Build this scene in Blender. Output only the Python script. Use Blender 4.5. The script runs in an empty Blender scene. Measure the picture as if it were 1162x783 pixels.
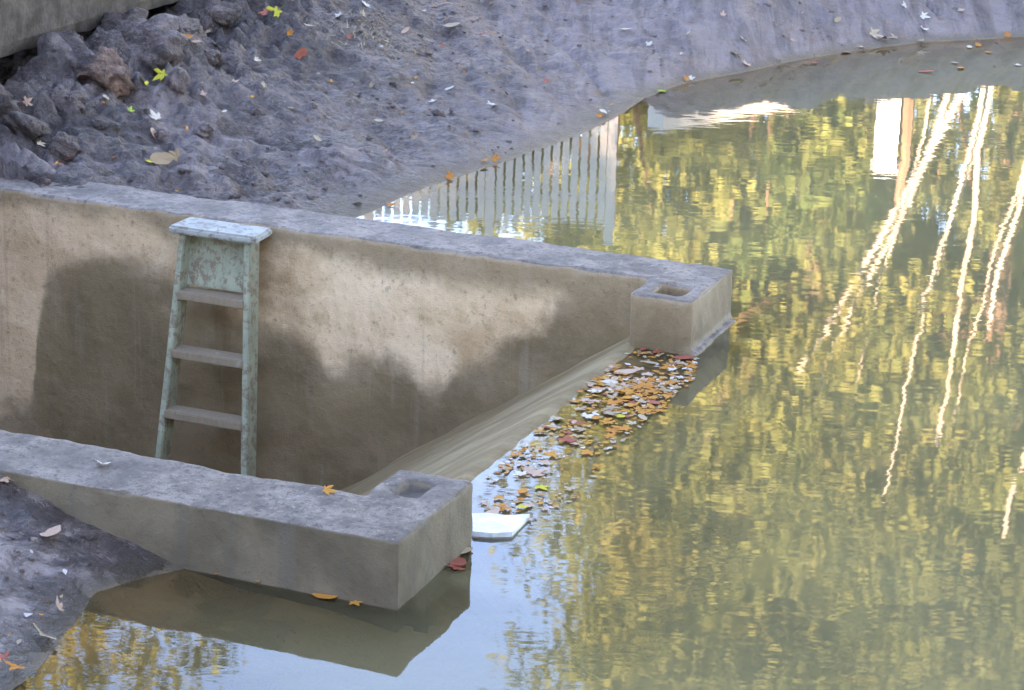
import bpy, bmesh, math, random
import numpy as np
from mathutils import Matrix, Vector

# ---------------------------------------------------------------- camera, sky, sun, exposure
scene = bpy.context.scene
COL = scene.collection
PITCH, ROLL, EYE = 0.3091, 0.0291, 2.8
fw = Vector((0, math.cos(PITCH), -math.sin(PITCH)))
up0 = Vector((0, math.sin(PITCH), math.cos(PITCH)))
rt0 = Vector((1, 0, 0))
rt = rt0 * math.cos(ROLL) + up0 * math.sin(ROLL)
up = up0 * math.cos(ROLL) - rt0 * math.sin(ROLL)
cd = bpy.data.cameras.new('camera')
cam = bpy.data.objects.new('camera', cd)
COL.objects.link(cam)
cd.sensor_width = 36.0
cd.lens = 2816.0 / 1162.0 * 36.0
cd.clip_start = 0.1
cd.clip_end = 2000
cam.matrix_world = Matrix(((rt.x, up.x, -fw.x, 0), (rt.y, up.y, -fw.y, 0), (rt.z, up.z, -fw.z, EYE), (0, 0, 0, 1)))
scene.camera = cam

SUN_EL = math.radians(20)
SUN_AZ = math.radians(200)          # clockwise from +Y: behind the viewer, a little to the left
world = bpy.data.worlds.new('World')
scene.world = world
world.use_nodes = True
wn = world.node_tree.nodes
wl = world.node_tree.links
wn.clear()
sky = wn.new('ShaderNodeTexSky')
sky.sky_type = 'NISHITA'
sky.sun_disc = False
sky.sun_elevation = SUN_EL
sky.sun_rotation = SUN_AZ
sky.air_density = 1.0
sky.dust_density = 0.0
sky.ozone_density = 5.0
wb = wn.new('ShaderNodeBackground')
wb.inputs[1].default_value = 0.10
wo = wn.new('ShaderNodeOutputWorld')
wl.new(sky.outputs[0], wb.inputs[0])
wl.new(wb.outputs[0], wo.inputs[0])
sd = bpy.data.lights.new('sun', 'SUN')
sd.energy = 3.3
sd.angle = math.radians(0.53)
sd.color = (1.0, 0.95, 0.87)
sun = bpy.data.objects.new('sun', sd)
COL.objects.link(sun)
to_sun = Vector((math.sin(SUN_AZ) * math.cos(SUN_EL), math.cos(SUN_AZ) * math.cos(SUN_EL), math.sin(SUN_EL)))
sun.rotation_euler = to_sun.to_track_quat('Z', 'Y').to_euler()
sun.location = (-8, -20, 25)
vs = scene.view_settings
vs.view_transform = 'Standard'
vs.look = 'None'
vs.exposure = 4.5
vs.use_white_balance = True
vs.white_balance_temperature = 9000
vs.white_balance_tint = 28
vs.gamma = 1.0
scene.cycles.max_bounces = 8
scene.cycles.transparent_max_bounces = 12

# ---------------------------------------------------------------- numeric helpers
rng = np.random.default_rng(7)

def _hash(i, j, s):
    n = (i * 374761393 + j * 668265263 + s * 974634777) & 0xffffffff
    n = ((n ^ (n >> 13)) * 1274126177) & 0xffffffff
    n = n ^ (n >> 16)
    return (n & 0xffff) / 65535.0

def vnoise(x, y, s=0):
    x = np.asarray(x, float); y = np.asarray(y, float)
    i = np.floor(x).astype(np.int64); j = np.floor(y).astype(np.int64)
    fx = x - i; fy = y - j
    fx = fx * fx * fx * (fx * (fx * 6 - 15) + 10); fy = fy * fy * fy * (fy * (fy * 6 - 15) + 10)
    a = _hash(i, j, s); b = _hash(i + 1, j, s); c = _hash(i, j + 1, s); d = _hash(i + 1, j + 1, s)
    return (a + (b - a) * fx) * (1 - fy) + (c + (d - c) * fx) * fy - 0.5

def fbm(x, y, oct=4, s=0, gain=0.5):
    r = 0; a = 1.0
    for k in range(oct):
        r = r + a * vnoise(x * 1.0 + 17.3 * k, y * 1.0 - 9.1 * k, s + k)
        x, y = (x * 0.8 - y * 0.6) * 2.03, (x * 0.6 + y * 0.8) * 2.03
        a *= gain
    return r

def sstep(a, b, x):
    t = np.clip((x - a) / (b - a), 0, 1)
    return t * t * (3 - 2 * t)

# spillway frame: origin = waterline corner of the near pier, U runs along the walls into the dam, V across the channel
ANG = 0.3788
OX, OY = -0.2959, 6.3208
UX, UY = -math.cos(ANG), math.sin(ANG)
VX, VY = math.sin(ANG), math.cos(ANG)
HT, TH, PW, PL, VF, VE = 0.2041, 0.291, 0.527, 0.24, 2.5642, 3.0839   # wall top, thickness, pier width, pier length, far pier front, far pier back
WEND = 4.4
CREST = 0.215
SLOPE = 0.69
FLOOR = -1.28

def W(a, b, z):
    return (OX + a * UX + b * VX, OY + a * UY + b * VY, z)

def uv_of(X, Y):
    dx, dy = X - OX, Y - OY
    return dx * UX + dy * UY, dx * VX + dy * VY

def w2(a, b):
    return W(a, b, 0)[:2]

POND = [(-1.12, 9.6), (-0.95, 10.0), (-0.662, 10.605), (-0.43, 11.078), (-0.114, 11.582), (0.231, 12.15), (0.513, 12.695), (0.672, 13.222),
        (0.858, 13.575), (1.317, 14.085), (1.895, 14.701), (2.487, 15.13), (3.147, 15.408), (3.981, 15.72), (5.5, 16.2), (8, 16.4), (11, 15),
        (13, 10), (12, 4), (7, 2.2), (2, 2.4), (0, 3.2), (-1.0, 4.4), (-1.35, 5.3), (-1.328, 5.662), (-1.258, 5.753), (-1.189, 5.987),
        (-1.157, 6.276), (-1.152, 6.386), (-1.056, 6.487), (-0.892, 6.602), w2(0.55, 0.15), w2(0.3, 0.2), w2(0.3, 2.9), w2(1.2, 2.95)]

def pond_dist(X, Y):
    best = np.full(X.shape, 1e9); inside = np.zeros(X.shape, bool)
    n = len(POND)
    for k in range(n):
        ax, ay = POND[k]; bx, by = POND[(k + 1) % n]
        ex, ey = bx - ax, by - ay
        t = np.clip(((X - ax) * ex + (Y - ay) * ey) / (ex * ex + ey * ey), 0, 1)
        best = np.minimum(best, np.hypot(X - ax - t * ex, Y - ay - t * ey))
        if ay != by:
            inside ^= ((ay > Y) != (by > Y)) & (X < ex * (Y - ay) / ey + ax)
    return np.where(inside, -best, best)

# concrete slab edge at the back of the mud flat
SLAB_A = np.array([-2.412, 11.346]); SLAB_B = np.array([-1.833, 12.909])

def terrain(X, Y, fine=True):
    X = np.asarray(X, float); Y = np.asarray(Y, float)
    a, b = uv_of(X, Y)
    d = pond_dist(X, Y)
    if fine:
        d = d + 0.05 * fbm(X * 3, Y * 3, 3, 5) * sstep(0, .25, np.abs(d) + .12)
    right = sstep(0.42, 1.05, X)
    far = sstep(8.0, 9.0, Y + 0.0 * X)
    # far bank
    slope = 0.2 + 0.26 * right
    zf = np.where(d < 1.5, slope * d, slope * 1.5 + (d - 1.5) * 0.13)
    zf = np.where(d < 3.5, zf, slope * 1.5 + 2.0 * 0.13 + (d - 3.5) * 0.10)
    zf = np.minimum(zf, 1.5 + 0.012 * np.maximum(d - 8, 0))
    # near bank left of the near wall
    zn = np.where(d < 0.55, 0.33 * d, 0.1815 + (d - 0.55) * 0.07)
    # dam the viewer stands on
    zd = np.minimum(0.5 * d, 1.22)
    dam = sstep(4.6, 3.4, Y)
    zn = zn * (1 - dam) + zd * dam
    z = zf * far + zn * (1 - far)
    z = np.where(d < 0, np.maximum(d * np.where(Y < 8, np.where(d > -.45, .20, .42), .42) - np.where((Y < 8) & (d <= -.45), -.1, 0), -0.75), z)
    land = sstep(0.0, 0.4, d)
    # mud meets the wall just under its top
    capf = HT - 0.012 + 0.10 * np.maximum(b - VE, 0) + 0.25 * np.maximum(-(a - 1.6), 0)
    z = np.where((b > 1.5) & (far > 0) & (b < VE + 2.5), np.minimum(z, np.maximum(capf, -1)), z)
    capn = HT - 0.006 + 0.10 * np.maximum(-b, 0)
    z = np.where((b <= 1.5) & (Y > 4.6), np.minimum(z, capn), z)
    if fine:
        rough = 0.35 + 0.9 * sstep(-0.6, -1.6, X) * sstep(9.5, 11, Y)
        z = z + land * 0.075 * fbm(X * 1.6, Y * 1.6, 3, 11) * sstep(.2, 1.0, np.abs(b - 1.4) - 1.5)
        z = z + land * rough * 0.045 * fbm(X * 6, Y * 6, 4, 21, .55)
        z = z + land * (.4 + .6 * rough) * 0.030 * fbm(X * 15, Y * 15, 3, 25, .6)
        pit_ = fbm(X * 9, Y * 9, 3, 27, .6)
        z = z - land * (.3 + .7 * rough) * 0.05 * np.clip(pit_ - .16, 0, 1)
        # slumped ridges in the wet mud: sharp edged lumps
        r = 1 - np.abs(2 * fbm(X * 4.5, Y * 4.5, 3, 31))
        z = z + land * 0.03 * np.clip(r - 0.55, 0, 1) * rough * 1.5
        # drag marks running down the far bank
        xs = X * 0.96 + Y * 0.28; ys = -X * 0.28 + Y * 0.96
        far_m = sstep(-1.2, 0.0, X) * sstep(10.8, 11.6, Y)
        z = z + land * far_m * sstep(.1, .8, d) * 0.10 * fbm(xs * 2.6, ys * 0.35, 4, 41, .6)
        z = z + land * sstep(.0,.5,far_m) * -0.03 * np.clip(np.abs(fbm(xs * 1.7 + 4, ys * .2, 2, 47)) * -14 + 1, 0, 1)
        # heap of broken earth below the slab
        ex, ey = SLAB_B - SLAB_A
        L = math.hypot(ex, ey)
        along = ((X - SLAB_A[0]) * ex + (Y - SLAB_A[1]) * ey) / L
        off = ((X - SLAB_A[0]) * ey - (Y - SLAB_A[1]) * ex) / L       # + on the pond side
        heap = np.exp(-((off - 0.32) / 0.42) ** 2) * sstep(-3, -1, along) * sstep(4.0, 1.5, along)
        z = z + heap * (0.02 + 0.24 * np.abs(fbm(X * 3.6, Y * 3.6, 4, 61, .6)) + .12 * np.abs(fbm(X * 9, Y * 9, 3, 65, .6)))
        z = z - 0.16 * sstep(0.02, -0.12, off) * sstep(-6, -3, along) * sstep(6, 4, along) * sstep(-2, -1, off)
    # the channel between the walls and the sill in front of it
    z = np.where((a > 0.12) & (a < WEND + 0.2) & (b > 0.14) & (b < VE - 0.14), -1.9, z)
    z = np.where((a > -0.3) & (a <= 0.12) & (b > 0.25) & (b < VE - 0.2), np.minimum(z, -0.3), z)
    z = np.where((a > -0.05) & (a < 0.45) & (b > 0.06) & (b < VE - 0.06), np.minimum(z, -0.3), z)
    return z

# ---------------------------------------------------------------- layout lists (metres)
CLODS = [(-1.93, 11.35, .15, 1), (-1.80, 11.95, .20, 0), (-1.62, 11.55, .10, 0), (-2.12, 11.55, .17, 0), (-2.25, 11.15, .16, 0), (-2.05, 11.0, .11, 0),
         (-2.35, 10.75, .18, 0), (-2.15, 10.6, .10, 0), (-1.72, 12.35, .15, 0), (-1.95, 12.2, .17, 0), (-2.45, 10.4, .13, 0), (-1.55, 12.1, .08, 0),
         (-2.3, 10.1, .12, 0), (-1.85, 10.85, .07, 0), (-1.98, 10.55, .08, 0), (-1.55, 12.75, .10, 0), (-2.6, 10.9, .2, 0), (-2.2, 11.85, .16, 0),
         (-1.45, 11.2, .05, 0), (-1.62, 10.95, .05, 0), (-1.25, 11.65, .045, 0), (-2.0, 10.2, .06, 0), (-1.75, 11.15, .06, 0), (-2.32, 9.9, .07, 0)]
TREES = [(3.7, 29, 0, 1.0), (5.6, 28, 2, 1.0), (8.6, 29, 1, 1.05), (11.8, 28, 0, 1.1), (15, 30, 2, 1.1),
         (4.6, 34, 2, 1.2), (7.0, 34.5, 0, 1.25), (10.5, 35, 1, 1.25), (14, 36, 0, 1.2), (18, 34, 2, 1.2),
         (3.0, 40, 1, .95), (5.4, 41, 0, 1.35), (9.0, 42, 2, 1.4), (13, 42, 1, 1.4), (17.5, 43, 0, 1.4), (22, 38, 2, 1.3),
         (-6.7, 3.5, 0, .8), (8.5, 2, 2, 1.3), (9, 8.5, 0, 1.4), (11, 14, 1, 1.3), (-9.5, 7, 2, .7),  # unseen side trees, added to block sky light and shade the fence
         (-8.5, 46, 2, .62), (-5, 48, 1, .6), (-1.5, 49, 0, .62), (-12, 45, 0, .65), (-16, 44, 1, .7), (26, 44, 1, 1.3), (-20, 40, 2, .8)]
BUSHES = [(-4.2, 24, 1.3, 2.4, 1), (-2.4, 24.5, 1.4, 2.6, 0), (-.6, 24.2, 1.4, 2.6, 2), (1.0, 24.6, 1.4, 2.8, 0), (2.6, 25, 1.5, 2.9, 1), (4.4, 25.2, 1.5, 2.7, 2),
          (6.2, 25, 1.5, 2.9, 0), (8.0, 25.4, 1.6, 3.0, 1), (9.8, 25, 1.5, 2.8, 2), (-6, 24.6, 1.4, 2.6, 2), (-1.6, 28, 1.7, 3.4, 1), (.4, 28.4, 1.7, 3.6, 0), (-3.6, 28.5, 1.7, 3.2, 2), (11.6, 25.5, 1.6, 3, 0)]
LEAVES = [
    (-1.685, 11.539, 'Y', 1.5), (-1.751, 11.422, 'Y', 1.2), (-1.686, 11.396, 'C', 0.8), (-1.641, 11.024, 'C', 1.2), (-1.518, 11.117, 'O', 0.9), (-1.635, 10.947, 'P', 1.3),
    (-1.568, 10.62, 'T', 1.5), (-1.514, 10.736, 'T', 1.2), (-1.616, 10.576, 'Y', 0.8), (-1.944, 10.41, 'R', 1.2), (-1.978, 10.348, 'O', 0.8), (-1.939, 10.531, 'P', 0.9),
    (-1.291, 12.984, 'Y', 1.7), (-1.345, 12.972, 'R', 1.1), (-1.132, 12.571, 'R', 1.4), (-1.104, 12.868, 'T', 1.0), (-1.203, 12.748, 'O', 0.8), (-0.986, 13.331, 'C', 1.0),
    (-0.865, 13.741, 'C', 1.2), (-0.853, 13.328, 'T', 0.9), (-0.387, 13.761, 'T', 1.3), (-0.559, 13.962, 'C', 0.6), (-0.226, 13.675, 'R', 0.8), (-0.143, 12.423, 'C', 1.2),
    (-0.36, 12.549, 'C', 0.7), (-0.439, 12.388, 'C', 0.7), (0.61, 14.352, 'C', 1.1), (0.733, 14.077, 'C', 0.9), (1.309, 14.376, 'C', 1.0), (1.25, 14.184, 'Y', 1.0),
    (0.787, 13.426, 'G', 1.1), (0.44, 12.74, 'C', 1.2), (0.42, 12.679, 'O', 0.8), (-0.115, 11.647, 'O', 1.0), (-0.156, 11.593, 'O', 0.8), (-0.307, 11.304, 'O', 1.0),
    (-0.554, 10.758, 'O', 0.9), (2.149, 15.056, 'T', 2.0), (2.215, 15.016, 'T', 1.5), (2.292, 15.065, 'T', 1.2), (2.504, 15.41, 'C', 1.2), (2.486, 15.255, 'C', 1.3),
    (2.458, 15.119, 'T', 1.0), (2.398, 15.466, 'C', 0.9), (2.77, 15.527, 'P', 0.9), (1.726, 14.357, 'R', 1.1), (1.67, 14.319, 'R', 0.8), (1.308, 14.109, 'P', 1.1),
    (1.515, 14.314, 'C', 0.8), (0.939, 13.692, 'O', 0.9), (0.955, 13.721, 'C', 0.7), (2.802, 15.068, 'O', 1.0), (2.736, 14.997, 'C', 0.9), (3.047, 15.378, 'O', 1.0),
    (2.817, 14.843, 'O', 1.0), (2.572, 14.324, 'O', 1.0), (2.346, 14.187, 'R', 1.2), (2.932, 14.457, 'C', 0.9), (2.572, 14.479, 'P', 1.0), (2.933, 15.201, 'R', 0.8),
    (1.949, 14.71, 'O', 0.9), (2.07, 14.832, 'P', 1.0), (-1.465, 6.78, 'P', 1.1), (-1.302, 6.572, 'P', 1.2), (-1.173, 6.722, 'P', 1.0), (-1.222, 6.043, 'T', 1.3),
    (-1.21, 6.209, 'P', 0.9), (-1.253, 5.844, 'O', 1.0), (-1.293, 5.865, 'R', 0.8), (-0.801, 6.54, 'O', 0.9), (-0.7, 6.496, 'O', 0.9), (-0.664, 6.513, 'O', 0.7),
    (-0.5, 6.397, 'O', 1.0), (-0.418, 6.358, 'O', 0.7), (-0.149, 6.628, 'R', 1.1), (-0.135, 6.667, 'R', 1.1), (-0.119, 6.755, 'T', 0.8), (-1.882, 11.09, 'T', 0.8),
    (-1.764, 11.047, 'G', 0.7), (-1.89, 10.887, 'O', 0.6), (-1.519, 12.226, 'T', 0.9), (-1.39, 11.863, 'P', 0.8), (-1.503, 11.577, 'P', 0.7), (-1.323, 12.244, 'C', 0.7),
    (-1.242, 11.884, 'T', 0.7), (-1.392, 11.514, 'C', 0.5), (-1.104, 11.786, 'T', 0.7), (-0.944, 11.413, 'T', 0.6), (-0.915, 13.004, 'R', 0.7), (-0.714, 13.18, 'T', 0.7),
    (-0.635, 13.484, 'P', 0.7), (-0.438, 13.43, 'R', 0.6), (-0.33, 13.075, 'C', 0.6), (0.046, 13.671, 'P', 0.7), (0.247, 14.08, 'T', 0.7), (-0.065, 12.671, 'T', 0.6),
    (0.143, 13.092, 'R', 0.6), (0.315, 13.532, 'T', 0.7), (0.961, 14.219, 'T', 0.7), (1.187, 14.559, 'P', 0.7), (1.517, 14.708, 'T', 0.7), (1.618, 14.617, 'P', 0.6),
    (1.935, 15.115, 'T', 0.8), (-0.502, 11.735, 'T', 0.6), (-0.685, 11.94, 'T', 0.6), (-0.956, 12.348, 'O', 0.7), (-0.758, 12.395, 'T', 0.6), (-1.636, 11.963, 'O', 1.2),
    (-1.597, 11.99, 'P', 1.1), (-2.189, 10.813, 'P', 0.9), (-2.211, 10.564, 'R', 0.8), (-2.074, 10.504, 'T', 0.8), (-2.024, 11.457, 'R', 0.7), (-1.612, 12.615, 'T', 0.8),
]

# ---------------------------------------------------------------- object helpers
def tag(o, label=None, cat=None, group=None, kind=None):
    if label: o['label'] = label
    if cat: o['category'] = cat
    if group: o['group'] = group
    if kind: o['kind'] = kind
    return o

def link(name, me, mat=None, parent=None, smooth=False):
    o = bpy.data.objects.new(name, me)
    COL.objects.link(o)
    if mat is not None:
        me.materials.clear(); me.materials.append(mat)
    if parent is not None: o.parent = parent
    if smooth: me.polygons.foreach_set('use_smooth', np.ones(len(me.polygons), bool))
    return o

def mesh_np(name, V, F):
    me = bpy.data.meshes.new(name)
    V = np.asarray(V, np.float32); F = np.asarray(F, np.int32)
    me.vertices.add(len(V)); me.vertices.foreach_set('co', V.ravel())
    me.loops.add(F.size); me.loops.foreach_set('vertex_index', F.ravel())
    me.polygons.add(len(F)); me.polygons.foreach_set('loop_start', np.arange(0, F.size, F.shape[1], dtype=np.int32))
    me.update(calc_edges=True)
    me.validate()
    return me

def bm_obj(name, bm, mat, parent=None, smooth=False):
    me = bpy.data.meshes.new(name)
    bm.normal_update(); bm.to_mesh(me); bm.free()
    return link(name, me, mat, parent, smooth)

def empty(name, loc=(0, 0, 0), rz=0):
    o = bpy.data.objects.new(name, None)
    COL.objects.link(o); o.location = loc; o.rotation_euler = (0, 0, rz)
    o.empty_display_size = 0.1
    return o

def hexa(bm, P):
    """eight corners: bottom four counter-clockwise, then top four"""
    v = [bm.verts.new(p) for p in P]
    for f in ((3, 2, 1, 0), (4, 5, 6, 7), (0, 1, 5, 4), (1, 2, 6, 5), (2, 3, 7, 6), (3, 0, 4, 7)):
        bm.faces.new([v[i] for i in f])
    return v

def box(bm, x0, x1, y0, y1, z0, z1):
    return hexa(bm, [(x0, y0, z0), (x1, y0, z0), (x1, y1, z0), (x0, y1, z0), (x0, y0, z1), (x1, y0, z1), (x1, y1, z1), (x0, y1, z1)])

def tube(bm, pts, rad, n=7):
    rings = []
    for i, p in enumerate(pts):
        p = Vector(p)
        d = (Vector(pts[min(i + 1, len(pts) - 1)]) - Vector(pts[max(i - 1, 0)])).normalized()
        a = d.orthogonal().normalized(); b = d.cross(a)
        rings.append([bm.verts.new(p + (a * math.cos(2 * math.pi * k / n) + b * math.sin(2 * math.pi * k / n)) * rad[i]) for k in range(n)])
    for r, s in zip(rings, rings[1:]):
        for k in range(n):
            bm.faces.new((r[k], r[(k + 1) % n], s[(k + 1) % n], s[k]))
    bm.faces.new(rings[0][::-1]); bm.faces.new(rings[-1])

# ---------------------------------------------------------------- materials
class NT:
    def __init__(self, name):
        self.m = bpy.data.materials.new(name); self.m.use_nodes = True
        self.t = self.m.node_tree; self.n = self.t.nodes; self.n.clear()
        self.out = self.n.new('ShaderNodeOutputMaterial')
    def add(self, kind, **kw):
        nd = self.n.new('ShaderNode' + kind)
        for k, v in kw.items():
            setattr(nd, k, v)
        return nd
    def put(self, sock, v):
        if isinstance(v, bpy.types.NodeSocket): self.t.links.new(v, sock)
        elif isinstance(v, (tuple, list)) and len(v) == 3 and sock.type == 'RGBA': sock.default_value = (*v, 1)
        else: sock.default_value = v
    def coord(self, which='Object'):
        return self.add('TexCoord').outputs[which]
    def noise(self, vec, scale, detail=4, rough=0.55, dist=0.0):
        nd = self.add('TexNoise'); self.put(nd.inputs['Vector'], vec)
        nd.inputs['Scale'].default_value = scale; nd.inputs['Detail'].default_value = detail
        nd.inputs['Roughness'].default_value = rough; nd.inputs['Distortion'].default_value = dist
        return nd.outputs['Fac']
    def mapping(self, vec, scale=(1, 1, 1), rot=(0, 0, 0), loc=(0, 0, 0)):
        nd = self.add('Mapping'); self.put(nd.inputs['Vector'], vec)
        nd.inputs['Scale'].default_value = scale; nd.inputs['Rotation'].default_value = rot; nd.inputs['Location'].default_value = loc
        return nd.outputs[0]
    def math(self, op, a, b=0.0, c=0.0, clamp=False):
        nd = self.add('Math', operation=op, use_clamp=clamp)
        for i, v in enumerate((a, b, c)): self.put(nd.inputs[i], v)
        return nd.outputs[0]
    def ramp(self, fac, a, b, lo=0.0, hi=1.0):
        nd = self.add('MapRange', interpolation_type='SMOOTHSTEP')
        self.put(nd.inputs['Value'], fac)
        nd.inputs['From Min'].default_value = a; nd.inputs['From Max'].default_value = b
        nd.inputs['To Min'].default_value = lo; nd.inputs['To Max'].default_value = hi
        return nd.outputs[0]
    def mix(self, fac, a, b, blend='MIX'):
        nd = self.add('Mix', data_type='RGBA', blend_type=blend)
        self.put(nd.inputs[0], fac); self.put(nd.inputs[6], a); self.put(nd.inputs[7], b)
        return nd.outputs[2]
    def sep(self, vec):
        nd = self.add('SeparateXYZ'); self.put(nd.inputs[0], vec); return nd.outputs
    def bump(self, h, strength, dist, normal=None):
        nd = self.add('Bump'); self.put(nd.inputs['Height'], h)
        nd.inputs['Strength'].default_value = strength; nd.inputs['Distance'].default_value = dist
        if normal is not None: self.put(nd.inputs['Normal'], normal)
        return nd.outputs[0]
    def pbsdf(self, col, rough=0.8, normal=None, **kw):
        nd = self.add('BsdfPrincipled')
        self.put(nd.inputs['Base Color'], col); self.put(nd.inputs['Roughness'], rough)
        if normal is not None: self.put(nd.inputs['Normal'], normal)
        for k, v in kw.items(): self.put(nd.inputs[k.replace('_', ' ')], v)
        self.t.links.new(nd.outputs[0], self.out.inputs[0])
        return nd
    def curve(self, x, pts):
        nd = self.add('FloatCurve'); self.put(nd.inputs['Value'], x)
        c = nd.mapping.curves[0]
        for i, p in enumerate(pts):
            if i < 2 and i == 0: c.points[0].location = p
            elif i == len(pts) - 1: c.points[-1].location = p
            else: c.points.new(*p)
        nd.mapping.update()
        return nd.outputs[0]

def mat_mud(name='mud', k=1.0, tint=(1, 1, 1)):
    t = NT(name)
    p = t.add('NewGeometry').outputs['Position']; xyz = t.sep(p)
    n1 = t.noise(p, 1.1, 5, .6, .5); n2 = t.noise(p, 4.5, 7, .68, .4); n3 = t.noise(p, 15, 7, .72, .4); n4 = t.noise(p, 48, 6, .72, .2); n5 = t.noise(p, 180, 3, .6)
    crk = t.noise(p, 8.5, 8, .74, 1.3)
    c = lambda *v: tuple(.86 * k * a * b * w_ for a, b, w_ in zip(v, tint, (1.22, .935, .735)))
    # crumbly mud: light faces and dark gaps, crumb shading partly put into the colour
    col = t.mix(t.ramp(n2, .36, .64), c(.165, .150, .158), c(.33, .302, .322))
    col = t.mix(t.ramp(n3, .52, .36, 0, .85), col, c(.080, .071, .073))
    col = t.mix(t.ramp(n4, .53, .63, 0, .75), col, c(.46, .425, .44))
    col = t.mix(t.ramp(n4, .46, .36, 0, .75), col, c(.055, .049, .050))
    col = t.mix(t.ramp(t.noise(p, .75, 5, .65, .6), .47, .58, 0, .6), col, c(.085, .076, .080))      # wetter, darker ground
    # film of pale silt, smooth, in patches and over most of the far bank
    sm = t.math('MULTIPLY', t.ramp(t.math('ADD', xyz[0], t.math('MULTIPLY', n1, 2.0)), .1, 1.3), t.ramp(xyz[1], 9, 10))
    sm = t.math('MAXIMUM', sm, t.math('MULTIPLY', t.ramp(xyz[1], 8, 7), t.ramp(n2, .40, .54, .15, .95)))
    sm = t.math('MAXIMUM', sm, t.math('MULTIPLY', t.ramp(t.math('ADD', n1, t.math('MULTIPLY', t.math('SUBTRACT', n3, .5), .25)), .49, .57, 0, .85), t.ramp(xyz[1], 12.2, 11.4)))
    stk = t.noise(t.mapping(p, (9, 1.1, 2), (0, 0, .284)), 1.0, 6, .72, .6)
    film = t.mix(t.ramp(stk, .40, .58), c(.160, .144, .157), c(.275, .254, .282))
    film = t.mix(t.ramp(stk, .41, .33, 0, .8), film, c(.085, .076, .080))
    film = t.mix(t.ramp(n3, .38, .30, 0, .8), film, c(.065, .058, .060))
    film = t.mix(t.ramp(n4, .60, .70, 0, .5), film, c(.44, .41, .43))
    film = t.mix(t.math('MULTIPLY', t.ramp(xyz[1], 8, 7), .75), film, t.mix(t.ramp(n3, .36, .58), c(.24, .222, .232), c(.52, .485, .50)))      # near bank colour lightened to make up for weak sky light
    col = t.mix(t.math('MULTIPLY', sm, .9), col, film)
    col = t.mix(t.ramp(crk, .395, .33, 0, .85), col, c(.045, .040, .042))
    # browner soil far inland
    brown = t.math('MULTIPLY', t.ramp(xyz[1], 17.6, 19.5), t.ramp(n2, .2, .5))
    col = t.mix(brown, col, (.10, .085, .045))
    wet = t.ramp(t.math('ADD', xyz[2], t.math('MULTIPLY', t.math('SUBTRACT', n3, .5), .06)), .004, .045)     # silt stained brown by the pond along the water line
    col = t.mix(wet, t.mix(t.ramp(xyz[2], -.012, .010), (.36, .215, .105), (.17, .118, .074)), col)
    h = t.math('ADD', t.math('MULTIPLY', n3, 1.2), t.math('MULTIPLY', n4, .6))
    h = t.math('ADD', h, t.math('MULTIPLY', crk, 1.3))
    h = t.math('ADD', h, t.math('MULTIPLY', n5, .12))
    h = t.math('MULTIPLY', h, t.math('SUBTRACT', 1.0, t.math('MULTIPLY', sm, .65)))
    rough = t.ramp(n2, .3, .7, .27, .58)
    t.pbsdf(col, rough, t.bump(h, 1.0, .055), Specular_IOR_Level=.45)
    return t.m

def concrete_common(t, p):
    n2 = t.noise(p, 7, 6, .65, .2); n3 = t.noise(p, 40, 6, .7); n4 = t.noise(p, 170, 3, .6)
    return n2, n3, n4

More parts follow.
